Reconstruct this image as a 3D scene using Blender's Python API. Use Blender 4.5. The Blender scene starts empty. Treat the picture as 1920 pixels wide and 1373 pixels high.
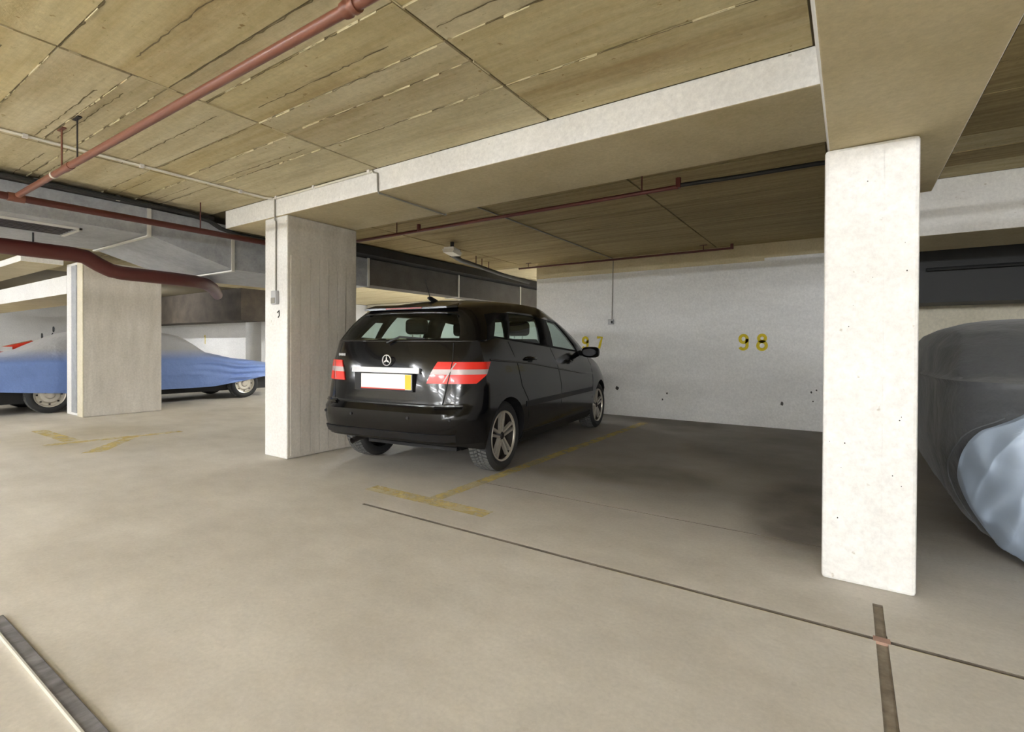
import bpy, bmesh, math, random
from mathutils import Vector, Matrix
random.seed(7)
S = bpy.context.scene
COL = S.collection

# ------------------------------------------------------------------ camera, world, exposure
CAM_H = 1.11
YAW, PITCH, ROLL, FPX, PY = .58878, -.00693, .004685, 947.29, 657.28
def camera():
    cy, sy = math.cos(YAW), math.sin(YAW)
    f = Vector((-sy, cy, 0)); r = Vector((cy, sy, 0)); u = Vector((0, 0, 1))
    f2 = f * math.cos(PITCH) + u * math.sin(PITCH); u2 = u * math.cos(PITCH) - f * math.sin(PITCH)
    r3 = r * math.cos(ROLL) + u2 * math.sin(ROLL); u3 = u2 * math.cos(ROLL) - r * math.sin(ROLL)
    cam = bpy.data.cameras.new('camera'); ob = bpy.data.objects.new('camera', cam); COL.objects.link(ob)
    m = Matrix((r3, u3, -f2)).transposed().to_4x4(); m.translation = (0, 0, CAM_H); ob.matrix_world = m
    cam.sensor_fit = 'HORIZONTAL'; cam.sensor_width = 36; cam.lens = FPX / 1920 * 36
    cam.shift_y = -(686.5 - PY) / 1920; cam.clip_start = .05; cam.clip_end = 200
    S.camera = ob
camera()
w = bpy.data.worlds.new('world'); S.world = w; w.use_nodes = True
w.node_tree.nodes['Background'].inputs[0].default_value = (.8, .85, 1, 1)
w.node_tree.nodes['Background'].inputs[1].default_value = .05
S.view_settings.view_transform = 'Standard'
S.view_settings.look = 'None'
S.view_settings.exposure = 2.74
S.view_settings.gamma = 1
S.view_settings.use_curve_mapping = False
LAMP = 60.0          # radiance of the fluorescent tubes

# ------------------------------------------------------------------ materials
def srgb(r, g, b):
    f = lambda c: ((c / 255) / 12.92) if c / 255 <= .04045 else (((c / 255) + .055) / 1.055) ** 2.4
    return (f(r), f(g), f(b), 1)
class NT:
    def __init__(s, name):
        s.m = bpy.data.materials.new(name); s.m.use_nodes = True; s.t = s.m.node_tree; s.n = s.t.nodes
        s.b = s.n['Principled BSDF']; s.out = s.n['Material Output']
    def new(s, k, **kw):
        x = s.n.new(k)
        for a, v in kw.items(): setattr(x, a, v)
        return x
    def link(s, a, b): s.t.links.new(a, b)
    def coords(s, scale=(1, 1, 1), world=True):
        if world:
            src = s.new('ShaderNodeNewGeometry').outputs['Position']
        else:
            src = s.new('ShaderNodeTexCoord').outputs['Object']
        mp = s.new('ShaderNodeMapping'); mp.inputs['Scale'].default_value = scale
        s.link(src, mp.inputs[0]); return mp.outputs[0]
    def noise(s, co, scale, detail=5, rough=.6):
        x = s.new('ShaderNodeTexNoise'); x.inputs['Scale'].default_value = scale; x.inputs['Detail'].default_value = detail
        x.inputs['Roughness'].default_value = rough; s.link(co, x.inputs['Vector']); return x.outputs['Fac']
    def ramp(s, fac, lo, hi, c0=(0, 0, 0, 1), c1=(1, 1, 1, 1)):
        x = s.new('ShaderNodeValToRGB'); e = x.color_ramp.elements
        e[0].position = lo; e[1].position = hi; e[0].color = c0; e[1].color = c1; s.link(fac, x.inputs[0]); return x.outputs[0]
    def mix(s, fac, a, b, mode='MIX'):
        x = s.new('ShaderNodeMix', data_type='RGBA', blend_type=mode)
        for v, sock in ((fac, x.inputs[0]), (a, x.inputs[6]), (b, x.inputs[7])):
            if isinstance(v, (int, float)): sock.default_value = v
            elif isinstance(v, tuple): sock.default_value = v
            else: s.link(v, sock)
        return x.outputs[2]
    def bump(s, h, strength=.2, dist=.01):
        x = s.new('ShaderNodeBump'); x.inputs['Strength'].default_value = strength; x.inputs['Distance'].default_value = dist
        s.link(h, x.inputs['Height']); s.link(x.outputs[0], s.b.inputs['Normal'])
def flat(name, c, rough=.5, metal=0, coat=0, spec=.5):
    t = NT(name); t.b.inputs['Base Color'].default_value = c; t.b.inputs['Roughness'].default_value = rough
    t.b.inputs['Metallic'].default_value = metal; t.b.inputs['Coat Weight'].default_value = coat
    t.b.inputs['Specular IOR Level'].default_value = spec; t.b.inputs['Coat Roughness'].default_value = .04
    return t.m
def concrete(name, c0, c1, scale=(1, 1, 1), ns=3, stain=None, stain_amt=.5, rough=.85, bump=.25, fine=40, speck=None, grain=0):
    t = NT(name); co = t.coords(scale); co1 = t.coords()
    col = t.ramp(t.noise(co, ns), .3, .7, c0, c1)
    if stain:
        sf = t.ramp(t.noise(t.coords((scale[0] * .6, scale[1] * .6, scale[2] * .6)), ns * .45, 6, .7), .52, .72)
        m = t.new('ShaderNodeMath', operation='MULTIPLY'); t.link(sf, m.inputs[0]); m.inputs[1].default_value = stain_amt
        col = t.mix(m.outputs[0], col, stain)
    if speck:
        sp = t.ramp(t.noise(co1, 22, 3, .5), .70, .76)
        col = t.mix(sp, col, speck)
    if grain:
        gr = t.ramp(t.noise(t.coords((.5, 26, 1)), 2.2, 5, .75), .34, .56, (.62, .60, .54, 1), (1.06, 1.06, 1.06, 1)); col = t.mix(grain, col, gr, 'MULTIPLY')
        pk = t.ramp(t.noise(t.coords((1, 2.2, 1)), 13, 4, .65), .66, .74, (1, 1, 1, 1), (.55, .5, .4, 1)); col = t.mix(.8, col, pk, 'MULTIPLY')
    g = t.noise(co1, fine, 4, .7)
    col = t.mix(.35, col, t.ramp(g, .25, .75, (.55, .55, .55, 1), (1.25, 1.25, 1.25, 1)), 'MULTIPLY')
    t.link(col, t.b.inputs['Base Color']); t.b.inputs['Roughness'].default_value = rough
    t.b.inputs['Specular IOR Level'].default_value = .25
    t.bump(g, bump, .004)
    return t.m
M = {}
M['white'] = concrete('white_painted_concrete', srgb(226, 224, 221), srgb(236, 235, 232), ns=2, stain=srgb(205, 200, 192), stain_amt=.35, bump=.12, speck=srgb(196, 190, 180))
M['wallwhite'] = concrete('white_painted_wall', srgb(226, 225, 223), srgb(238, 237, 235), (.6, 1, 2), 1.6, srgb(200, 198, 196), .3, bump=.12)
M['grey'] = concrete('bare_grey_concrete', srgb(196, 190, 180), srgb(214, 208, 199), (2.5, 2.5, .5), 3, srgb(165, 160, 150), .5, bump=.25)
M['soffit'] = concrete('beam_soffit_concrete', srgb(188, 174, 140), srgb(205, 192, 160), (1, 1, 1), 2, srgb(165, 150, 112), .4, bump=.25)
M['ceil'] = concrete('board_marked_concrete', srgb(190, 177, 142), srgb(210, 200, 170), (.4, 3.0, 1), 3.2, srgb(150, 128, 84), .55, bump=.5, fine=28, speck=srgb(150, 128, 84), grain=.2)
M['ceil2'] = concrete('board_marked_concrete_pale', srgb(196, 184, 148), srgb(216, 206, 174), (.4, 3.6, 1), 3.6, srgb(158, 130, 80), .5, bump=.5, fine=28, speck=srgb(160, 138, 92), grain=.2)
M['ceil3'] = concrete('board_marked_concrete_ochre', srgb(186, 170, 128), srgb(208, 196, 158), (.35, 3.6, 1), 3, srgb(150, 122, 74), .6, bump=.5, fine=28, speck=srgb(140, 116, 72), grain=.2)
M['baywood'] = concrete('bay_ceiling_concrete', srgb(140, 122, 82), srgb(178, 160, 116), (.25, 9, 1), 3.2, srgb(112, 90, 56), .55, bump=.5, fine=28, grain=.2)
M['ridge'] = concrete('mortar_ridge', srgb(190, 178, 140), srgb(208, 196, 162))
M['gap'] = flat('dark_olive_concrete', srgb(110, 98, 70), .9)  # even dark olive for ceiling joints and cracks
M['redpaint'] = flat('red_oxide_pipe_paint', srgb(118, 71, 54), .38)
M['darkred'] = flat('dark_red_pipe_paint', srgb(80, 33, 27), .45)
M['galv'] = concrete('galvanised_steel', srgb(150, 152, 156), srgb(172, 174, 178), ns=9, bump=.05, rough=.5)
M['ductdark'] = concrete('shade_toned_duct', srgb(88, 84, 80), srgb(104, 100, 94), ns=4, bump=.1)  # duct beyond the left pillar, colour darkened to stand for its shade
M['galvlight'] = flat('bright_steel_flange', srgb(215, 213, 205), .4, .3)
M['dark'] = flat('black_rubber_cable', srgb(24, 24, 24), .6)
M['darkmetal'] = flat('dark_steel', srgb(60, 55, 52), .5, .3)
M['pvc'] = flat('white_pvc_conduit', srgb(214, 208, 196), .45)
M['greypvc'] = flat('grey_conduit', srgb(140, 136, 126), .5)
M['boxgrey'] = flat('grey_socket_plastic', srgb(176, 176, 178), .4)
M['yellow'] = concrete('yellow_number_paint', srgb(214, 190, 40), srgb(226, 206, 70), ns=14, bump=.05)
M['steel'] = concrete('worn_steel_angle', srgb(92, 88, 90), srgb(140, 138, 140), (3, 1, 1), 6, bump=.1, rough=.45)
M['groove'] = concrete('dirty_joint_filler', srgb(128, 116, 102), srgb(170, 158, 140), ns=12, bump=.5)
M['joint'] = concrete('dark_joint_dirt', srgb(88, 80, 70), srgb(116, 106, 94), ns=12)
M['redbrick'] = concrete('red_joint_patch', srgb(168, 132, 116), srgb(182, 150, 134), ns=12)
M['cream'] = concrete('cream_painted_wall', srgb(206, 198, 176), srgb(222, 214, 194), ns=2, bump=.1)
M['darkwall'] = concrete('dark_brown_concrete', srgb(60, 53, 46), srgb(80, 72, 62), ns=3, bump=.2)  # even dark tone of the beam over the far wall
M['paint'] = flat('black_car_paint', (.0025, .0025, .003, 1), .16, 0, .25, .35)
M['plastic'] = flat('black_car_plastic', (.008, .008, .009, 1), .5, 0, 0, .35)
M['seam'] = flat('panel_seam_black', (.001, .001, .001, 1), .8)
M['trim'] = flat('matt_black_window_trim', (.002, .002, .002, 1), .5, 0, 0, .12)
M['chrome'] = flat('chrome', (.75, .75, .76, 1), .15, 1)
M['silver'] = flat('satin_silver_trim', srgb(150, 148, 146), .35, .6)
M['alloy'] = flat('alloy_wheel_silver', srgb(196, 190, 178), .35, .5)
M['alloydark'] = flat('dark_wheel_recess', srgb(34, 28, 25), .6)
M['tyre'] = flat('tyre_rubber', (.022, .022, .023, 1), .75)
M['tread'] = flat('dusty_tread_rubber', (.10, .098, .094, 1), .85)
M['lampred'] = flat('red_lamp_lens', (.72, .022, .010, 1), .3, 0, .15)
M['lampdark'] = flat('dark_red_lens', (.20, .012, .008, 1), .3)
M['lampclear'] = flat('clear_lamp_lens', (.48, .40, .39, 1), .3, .1, .15)
M['plate'] = flat('blank_white_plate', srgb(245, 244, 240), .4)
M['plateyellow'] = flat('yellow_plate_end', srgb(226, 194, 40), .4)
M['platered'] = flat('red_plate_edge', srgb(200, 60, 50), .4)
M['seat'] = flat('black_seat_fabric', (.006, .006, .006, 1), .8)
M['mirror'] = flat('mirror_glass', (.12, .12, .13, 1), .05, 1)
M['moto_red'] = flat('red_motorcycle_paint', srgb(196, 40, 26), .25, 0, .8)
M['moto_white'] = flat('white_fairing', srgb(230, 226, 222), .35)
def glass(name, tint, fres=.06):
    t = NT(name); t.n.remove(t.b)
    tr = t.new('ShaderNodeBsdfTransparent'); tr.inputs[0].default_value = tint
    gl = t.new('ShaderNodeBsdfGlossy'); gl.inputs['Roughness'].default_value = .03; gl.inputs['Color'].default_value = (.9, .95, .95, 1)
    lw = t.new('ShaderNodeLayerWeight'); lw.inputs[0].default_value = .5; pw = t.new('ShaderNodeMath', operation='POWER'); pw.inputs[1].default_value = 4
    t.link(lw.outputs['Facing'], pw.inputs[0]); ma = t.new('ShaderNodeMath', operation='MULTIPLY_ADD'); ma.inputs[1].default_value = .7; ma.inputs[2].default_value = .04
    t.link(pw.outputs[0], ma.inputs[0])
    mx = t.new('ShaderNodeMixShader'); t.link(ma.outputs[0], mx.inputs[0]); t.link(tr.outputs[0], mx.inputs[1]); t.link(gl.outputs[0], mx.inputs[2])
    t.link(mx.outputs[0], t.out.inputs[0]); return t.m
M['glass'] = glass('green_tint_glass', (.62, .72, .69, 1))
M['glassdark'] = glass('rear_tint_glass', (.55, .63, .61, 1))
def emit(name, c, s):
    t = NT(name); t.n.remove(t.b); e = t.new('ShaderNodeEmission'); e.inputs[0].default_value = c; e.inputs[1].default_value = s
    t.link(e.outputs[0], t.out.inputs[0]); return t.m
M['tube'] = emit('lit_fluorescent_tube', (.935, .968, 1, 1), LAMP)
def cloth(name, top, side, z0, z1):
    t = NT(name); co = t.coords()
    sx = t.new('ShaderNodeSeparateXYZ'); t.link(co, sx.inputs[0])
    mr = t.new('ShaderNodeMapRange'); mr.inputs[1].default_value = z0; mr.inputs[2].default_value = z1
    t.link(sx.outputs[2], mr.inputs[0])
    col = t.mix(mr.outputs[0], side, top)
    g = t.noise(co, 60, 3, .6)
    col = t.mix(.25, col, t.ramp(g, .3, .7, (.7, .7, .7, 1), (1.2, 1.2, 1.2, 1)), 'MULTIPLY')
    t.link(col, t.b.inputs['Base Color']); t.b.inputs['Roughness'].default_value = .62; t.b.inputs['Sheen Weight'].default_value = .2
    t.bump(t.noise(co, 7, 4, .55), .5, .03)
    return t.m
M['bluecover'] = cloth('blue_grey_cover_cloth', srgb(158, 158, 160), srgb(112, 138, 196), .84, 1.04)
M['greycover'] = cloth('charcoal_cover_cloth', srgb(84, 86, 89), srgb(60, 62, 66), .4, 1.0)  # low sides toned darker than the top to paint in shade
M['piping'] = flat('grey_cover_piping', srgb(98, 100, 104), .6)
M['panel'] = flat('silvery_blue_cover_panel', srgb(166, 180, 198), .45, .1)

# floor: dusty screed with darker grey bays and tyre stains
def floor_mat():
    t = NT('dusty_concrete_floor'); co = t.coords()
    base = t.ramp(t.noise(t.coords((.7, 1, 1)), 1.7, 7, .68), .32, .68, srgb(191, 184, 172), srgb(216, 210, 199))
    sx = t.new('ShaderNodeSeparateXYZ'); t.link(co, sx.inputs[0])
    n = t.noise(co, 1.1, 5, .6)
    # darker grey mixed in inside the parking bays (beyond the joint at y = 2.4)
    def mapr(sock, a, b):
        mr = t.new('ShaderNodeMapRange', interpolation_type='SMOOTHSTEP'); mr.inputs[1].default_value = a; mr.inputs[2].default_value = b
        t.link(sock, mr.inputs[0]); return mr.outputs[0]
    def mul(a, b):
        m = t.new('ShaderNodeMath', operation='MULTIPLY')
        for v, i in ((a, 0), (b, 1)):
            if isinstance(v, (int, float)): m.inputs[i].default_value = v
            else: t.link(v, m.inputs[i])
        return m.outputs[0]
    bay = mul(mapr(sx.outputs[1], 2.3, 4.2), mapr(sx.outputs[0], -5.5, -4.0))
    col = t.mix(mul(bay, .88), base, t.ramp(n, .3, .7, srgb(118, 112, 105), srgb(146, 139, 130)))
    # dark patches in the empty bay: stains, and a shadow painted beside the pillar
    def blob(cx, cy, rx, ry, amt, c):
        nonlocal col
        mp = t.new('ShaderNodeMapping', vector_type='TEXTURE'); mp.inputs['Location'].default_value = (cx, cy, 0); mp.inputs['Scale'].default_value = (rx, ry, 1)
        t.link(t.new('ShaderNodeNewGeometry').outputs['Position'], mp.inputs[0])
        gr = t.new('ShaderNodeTexGradient', gradient_type='SPHERICAL'); t.link(mp.outputs[0], gr.inputs[0])
        col = t.mix(mul(mul(mapr(gr.outputs['Fac'], 0, .5), t.ramp(t.noise(co, 2, 4, .55), .1, .65)), amt), col, c)
    blob(-1.45, 4.3, .75, .55, .6, srgb(92, 84, 66))
    blob(-2.0, 4.0, .5, .35, .4, srgb(104, 96, 78))
    blob(-.25, 3.9, .45, 1.1, .7, srgb(84, 76, 68))  # painted shadow left of the tall pillar
    blob(-.7, 6.2, 1.1, 1.5, .5, srgb(100, 93, 84))
    blob(-2.2, 7.3, 1.2, .8, .5, srgb(92, 84, 74))
    blob(-7.6, 2.3, 1.6, 1.0, .4, srgb(150, 138, 104))
    sp = t.ramp(t.noise(co, 16, 2, .5), .69, .74)
    col = t.mix(mul(sp, .15), col, srgb(150, 140, 122))
    g = t.noise(co, 55, 4, .7)
    col = t.mix(.3, col, t.ramp(g, .25, .75, (.62, .62, .62, 1), (1.2, 1.2, 1.2, 1)), 'MULTIPLY')
    t.link(col, t.b.inputs['Base Color']); t.b.inputs['Roughness'].default_value = .8; t.b.inputs['Specular IOR Level'].default_value = .3
    t.bump(g, .15, .003); return t.m
M['floor'] = floor_mat()
def worn_yellow():
    t = NT('worn_yellow_floor_paint'); co = t.coords()
    f = t.ramp(t.noise(co, 7, 6, .7), .12, .66)
    tr = t.new('ShaderNodeBsdfTransparent'); mx = t.new('ShaderNodeMixShader')
    t.b.inputs['Base Color'].default_value = srgb(236, 210, 112); t.b.inputs['Roughness'].default_value = .8
    m = t.new('ShaderNodeMath', operation='MULTIPLY'); t.link(f, m.inputs[0]); m.inputs[1].default_value = .52
    t.link(m.outputs[0], mx.inputs[0]); t.link(tr.outputs[0], mx.inputs[1]); t.link(t.b.outputs[0], mx.inputs[2]); t.link(mx.outputs[0], t.out.inputs[0])
    return t.m
M['wornyellow'] = worn_yellow()

# ------------------------------------------------------------------ mesh helpers
class MB:
    def __init__(s): s.v = []; s.f = []; s.mi = []; s.cur = 0
    def face(s, idx): s.f.append(tuple(idx)); s.mi.append(s.cur)
    def box(s, a, b):
        x0, y0, z0 = a; x1, y1, z1 = b; k = len(s.v)
        s.v += [(x0, y0, z0), (x1, y0, z0), (x1, y1, z0), (x0, y1, z0), (x0, y0, z1), (x1, y0, z1), (x1, y1, z1), (x0, y1, z1)]
        for q in ((3, 2, 1, 0), (4, 5, 6, 7), (0, 1, 5, 4), (1, 2, 6, 5), (2, 3, 7, 6), (3, 0, 4, 7)): s.face(k + i for i in q)
        return s
    def prism(s, pts, d):          # polygon extruded by vector d
        k = len(s.v); n = len(pts)
        s.v += [tuple(p) for p in pts] + [tuple(Vector(p) + Vector(d)) for p in pts]
        s.face(range(k + n - 1, k - 1, -1)); s.face(range(k + n, k + 2 * n))
        for i in range(n): j = (i + 1) % n; s.face((k + i, k + j, k + n + j, k + n + i))
        return s
    def tube(s, path, r, n=10, cap=True):
        P = [Vector(p) for p in path]; k0 = len(s.v); R = r if isinstance(r, (list, tuple)) else [r] * len(P)
        ref = None
        for i, p in enumerate(P):
            d = (P[min(i + 1, len(P) - 1)] - P[max(i - 1, 0)]).normalized()
            if ref is None: ref = Vector((0, 0, 1)) if abs(d.z) < .9 else Vector((1, 0, 0))
            a = (ref - d * ref.dot(d)).normalized(); ref = a; b = d.cross(a)
            for j in range(n):
                t = 2 * math.pi * j / n; s.v.append(tuple(p + (a * math.cos(t) + b * math.sin(t)) * R[i]))
        for i in range(len(P) - 1):
            for j in range(n):
                q = k0 + i * n; s.face((q + j, q + (j + 1) % n, q + n + (j + 1) % n, q + n + j))
        if cap:
            s.face(range(k0 + n - 1, k0 - 1, -1)); q = k0 + (len(P) - 1) * n; s.face(range(q, q + n))
        return s
    def lathe(s, prof, n, c=(0, 0, 0), axis='x', close=False):   # prof (axial, radius)
        k = len(s.v); m = len(prof)
        for i in range(n):
            t = 2 * math.pi * i / n
            for a, r in prof:
                p = (a, r * math.cos(t), r * math.sin(t)) if axis == 'x' else (r * math.cos(t), r * math.sin(t), a)
                s.v.append((p[0] + c[0], p[1] + c[1], p[2] + c[2]))
        for i in range(n):
            for j in range(m if close else m - 1):
                s.face((k + i * m + j, k + ((i + 1) % n) * m + j, k + ((i + 1) % n) * m + (j + 1) % m, k + i * m + (j + 1) % m))
        return s
    def grid(s, rows):
        k = len(s.v); m = len(rows[0])
        for r in rows: s.v += [tuple(p) for p in r]
        for i in range(len(rows) - 1):
            for j in range(m - 1): s.face((k + i * m + j, k + i * m + j + 1, k + (i + 1) * m + j + 1, k + (i + 1) * m + j))
        return s
    def build(s, name, mat, parent=None, smooth=None, loc=None):
        me = bpy.data.meshes.new(name); me.from_pydata(s.v, [], s.f)
        for m in (mat if isinstance(mat, (list, tuple)) else [mat]): me.materials.append(M[m] if isinstance(m, str) else m)
        for p, i in zip(me.polygons, s.mi): p.material_index = i
        bm = bmesh.new(); bm.from_mesh(me); bmesh.ops.remove_doubles(bm, verts=bm.verts, dist=1e-5)
        bmesh.ops.recalc_face_normals(bm, faces=bm.faces); bm.to_mesh(me); bm.free()
        if smooth is not None:
            me.polygons.foreach_set('use_smooth', [True] * len(me.polygons)); me.set_sharp_from_angle(angle=math.radians(smooth))
        o = bpy.data.objects.new(name, me); COL.objects.link(o)
        if parent is not None: o.parent = parent
        if loc: o.location = loc
        return o
def tag(o, label=None, cat=None, group=None, kind=None):
    if label: o['label'] = label
    if cat: o['category'] = cat
    if group: o['group'] = group
    if kind: o['kind'] = kind
    return o
def empty(name, loc, label, cat, rz=0, group=None):
    o = bpy.data.objects.new(name, None); COL.objects.link(o); o.location = loc; o.rotation_euler = (0, 0, rz); o.empty_display_size = .1
    return tag(o, label, cat, group)
def bevel(o, w=.01, seg=2):
    m = o.modifiers.new('bevel', 'BEVEL'); m.width = w; m.segments = seg; m.limit_method = 'ANGLE'; return o
def clone(o, parent=None, loc=None, rot=None):
    c = o.copy(); COL.objects.link(c)
    if parent is not None: c.parent = parent
    if loc is not None: c.location = loc
    if rot is not None: c.rotation_euler = rot
    for ch in list(o.children): clone(ch, c)
    return c
def lerp(a, b, t): return a + (b - a) * t
def interp(tab, x):
    if x <= tab[0][0]: return tab[0][1]
    for (a, va), (b, vb) in zip(tab, tab[1:]):
        if x <= b: return lerp(va, vb, (x - a) / (b - a))
    return tab[-1][1]
def smooth_interp(tab, x):
    if x <= tab[0][0]: return tab[0][1]
    for (a, va), (b, vb) in zip(tab, tab[1:]):
        if x <= b:
            t = (x - a) / (b - a); return lerp(va, vb, t * t * (3 - 2 * t))
    return tab[-1][1]

# ------------------------------------------------------------------ dimensions of the place
ZC = 2.585            # ceiling
YF, YR = 2.865, 3.69  # front and rear of the row of beams / pillars
YW = 7.86             # back wall
X0, X1, YB0, YB1 = -22.0, 6.5, -13.0, 20.0

# ------------------------------------------------------------------ floor with recessed joints
def build_floor():
    gx = [(0.092, .130, YB0, 2.42), (.092, .128, 2.42, 2.70)]       # joint running into the pillar foot
    gy = [(-2.84, X1, 2.362, 2.386), (-2.55, -.10, 3.298, 3.308)]       # long joint and hairline crack
    xs = sorted({X0, X1, .092, .130, .128, -2.84, -2.55, -.10})
    ys = sorted({YB0, YB1, 2.35, 2.42, 2.70, 2.362, 2.386, 3.298, 3.308, .5, 1.4})
    def depth(x, y):
        for a, b, c, d in gx:
            if a < x < b and c < y < d: return -.010
        if gy[0][0] < x < gy[0][1] and gy[0][2] < y < gy[0][3] and not (.092 < x < .13): return -.014
        if gy[1][0] < x < gy[1][1] and gy[1][2] < y < gy[1][3]: return -.008
        return 0
    D = {(i, j): depth((xs[i] + xs[i + 1]) / 2, (ys[j] + ys[j + 1]) / 2) for i in range(len(xs) - 1) for j in range(len(ys) - 1)}
    b = MB()
    for (i, j), z in D.items():
        b.cur = 0 if z == 0 else (1 if z == -.010 else 2)
        k = len(b.v); x0, x1, y0, y1 = xs[i], xs[i + 1], ys[j], ys[j + 1]
        b.v += [(x0, y0, z), (x1, y0, z), (x1, y1, z), (x0, y1, z)]; b.face((k, k + 1, k + 2, k + 3))
        b.cur = 2
        for (ii, jj, p, q) in ((i + 1, j, (x1, y0), (x1, y1)), (i, j + 1, (x0, y1), (x1, y1))):
            z2 = D.get((ii, jj), z)
            if z2 != z:
                k = len(b.v); b.v += [(*p, z), (*q, z), (*q, z2), (*p, z2)]; b.face((k, k + 1, k + 2, k + 3))
    me = bpy.data.meshes.new('floor'); me.from_pydata(b.v, [], b.f)
    me.materials.append(M['floor']); me.materials.append(M['groove']); me.materials.append(M['joint'])
    for p, i in zip(me.polygons, b.mi): p.material_index = i
    o = bpy.data.objects.new('floor', me); COL.objects.link(o); tag(o, kind='structure')
    # pale lip along the joint, red patch where the joints cross
    MB().box((-1.0, 2.3595, -.004), (.07, 2.362, .0003)).build('joint_edging', 'ridge', o)
    MB().box((.15, 2.359, -.004), (X1, 2.362, .0003)).build('joint_edging', 'ridge', o)
    MB().box((.084, 2.358, -.015), (.138, 2.398, .001)).build('joint_patch', 'redbrick', o)
    # yellow bay markings: flat paint on the slab
    def paint(name, pts):
        b_ = MB(); b_.v = [(x, y, .0012) for x, y in pts]; b_.face(range(len(pts))); q = b_.build(name, 'wornyellow', o)
        for p in q.data.polygons:
            if p.normal.z < 0: p.flip()
    paint('bay_marking', [(-3.12, 2.62), (-1.98, 2.62), (-1.98, 2.75), (-3.12, 2.75)])
    paint('bay_marking', [(-2.56, 2.752), (-2.45, 2.752), (-2.45, 7.3), (-2.56, 7.3)])
    paint('bay_marking', [(-7.42, 1.75), (-7.29, 1.75), (-7.10, 3.05), (-7.23, 3.05)])
    paint('bay_marking', [(-7.22, 2.46), (-7.22, 2.62), (-6.45, 2.02), (-6.52, 1.84)])
    paint('bay_marking', [(-8.7, 1.95), (-7.46, 1.95), (-7.44, 2.1), (-8.7, 2.1)])
    return o
floor = build_floor()
st = MB().box((-2.86, .515, 0), (3.2, .558, .010)).build('steel_floor_edging', 'steel'); bevel(st, .004)
MB().box((-2.86, .509, .0), (3.2, .5145, .014)).build('flange', 'galvlight', st)
tag(st, 'worn steel edging strip set in the floor at the lower left corner', 'metal strip')

# ------------------------------------------------------------------ walls
def wall(name, a, b, mat):
    o = MB().box(a, b).build(name, mat); return tag(o, kind='structure')
wb = wall('wall_back', (-4.715, YW, 0), (-.0, YW + .3, ZC), 'wallwhite')
wall('wall_back_right', (0.0, YW, 0), (X1, YW + .3, ZC), 'cream')
MB().box((-4.715, YW - .006, 2.335), (-1.0, YW, ZC)).build('unpainted_band', 'soffit', wb)
MB().box((-1.0, YW - .006, 2.375), (0, YW, ZC)).build('unpainted_band', 'soffit', wb)
wl = wall('wall_far_left', (X0, YW, 0), (-14.5, YW + .3, ZC), 'wallwhite')
wall('wall_corridor_left', (-14.8, YW + .3, 0), (-14.5, YB1, ZC), 'wallwhite')
wall('wall_corridor_right', (-4.715, YW + .3, 0), (-4.415, YB1, ZC), 'wallwhite')
wall('wall_corridor_end', (-14.5, YB1 - .3, 0), (-4.715, YB1, ZC), 'wallwhite')
wall('wall_left', (X0 - .3, YB0, 0), (X0, YW + .3, ZC), 'wallwhite')
wall('wall_right', (X1, YB0, 0), (X1 + .3, YW + .3, ZC), 'wallwhite')
wall('wall_front', (X0, YB0 - .3, 0), (X1, YB0, ZC), 'wallwhite')
# stains: fixing holes in the back wall
for (x, z, r) in ((-.769, .346, .022), (-3.169, .441, .028), (-2.35, .40, .012), (-2.42, .30, .012), (-.42, .52, .012), (-.36, .55, .010), (-.40, .40, .010)):
    k = MB(); n = 10
    k.prism([(x + r * random.uniform(.7, 1.2) * math.cos(2 * math.pi * i / n), YW - .003, z + r * 1.3 * random.uniform(.7, 1.2) * math.sin(2 * math.pi * i / n)) for i in range(n)], (0, .0025, 0))
    k.build('fixing_hole', 'darkmetal', wb)

# painted bay numbers (stroked outlines, one object for each digit)
def stroke(path, wd, closed, y, org, sc):
    P = [Vector((org[0] + px * sc, 0, org[1] + pz * sc)) for px, pz in path]; n = len(P); b = MB(); L = []; R = []
    for i, p in enumerate(P):
        a = P[(i - 1) % n] if closed or i > 0 else P[i]; c = P[(i + 1) % n] if closed or i < n - 1 else P[i]
        d = (c - a).normalized(); nn = Vector((-d.z, 0, d.x))
        L.append(p + nn * wd / 2); R.append(p - nn * wd / 2)
    rows = []
    for i in list(range(n)) + ([0] if closed else []):
        rows.append([(L[i].x, y, L[i].z), (R[i].x, y, R[i].z)])
    b.grid(rows); return b
def arc(cx, cz, rx, rz, a0, a1, n=16): return [(cx + rx * math.cos(math.radians(lerp(a0, a1, i / n))), cz + rz * math.sin(math.radians(lerp(a0, a1, i / n)))) for i in range(n + 1)]
def digit(ch, x, z, h, parent, y=YW - .0015):
    G = {'9': [(arc(.27, .72, .22, .24, 0, 360, 20)[:-1], True), ([(.49, .72)] + arc(.25, .30, .24, .26, 10, -150, 12), False)],
         '8': [(arc(.27, .76, .20, .21, 0, 360, 20)[:-1], True), (arc(.27, .28, .25, .26, 0, 360, 20)[:-1], True)],
         '7': [([(.05, .95), (.5, .95), (.36, .5), (.24, .03)], False)],
         '1': [([(.12, .8), (.3, .97), (.3, .02)], False)], '0': [(arc(.27, .5, .22, .46, 0, 360, 20)[:-1], True)]}
    b = MB()
    for path, cl in G[ch]:
        q = stroke(path, .042, cl, y, (x, z), h); k = len(b.v); b.v += q.v; b.f += [tuple(i + k for i in f) for f in q.f]; b.mi += q.mi
    b.build('bay_number_' + {'9': 'nine', '8': 'eight', '7': 'seven', '1': 'one', '0': 'zero'}[ch], 'yellow', parent)
digit('9', -1.32, 1.085, .215, wb); digit('8', -1.08, 1.085, .215, wb)
digit('9', -3.80, 1.085, .20, wb); digit('7', -3.54, 1.085, .20, wb)
digit('1', -16.95, 1.15, .3, wl)

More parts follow.
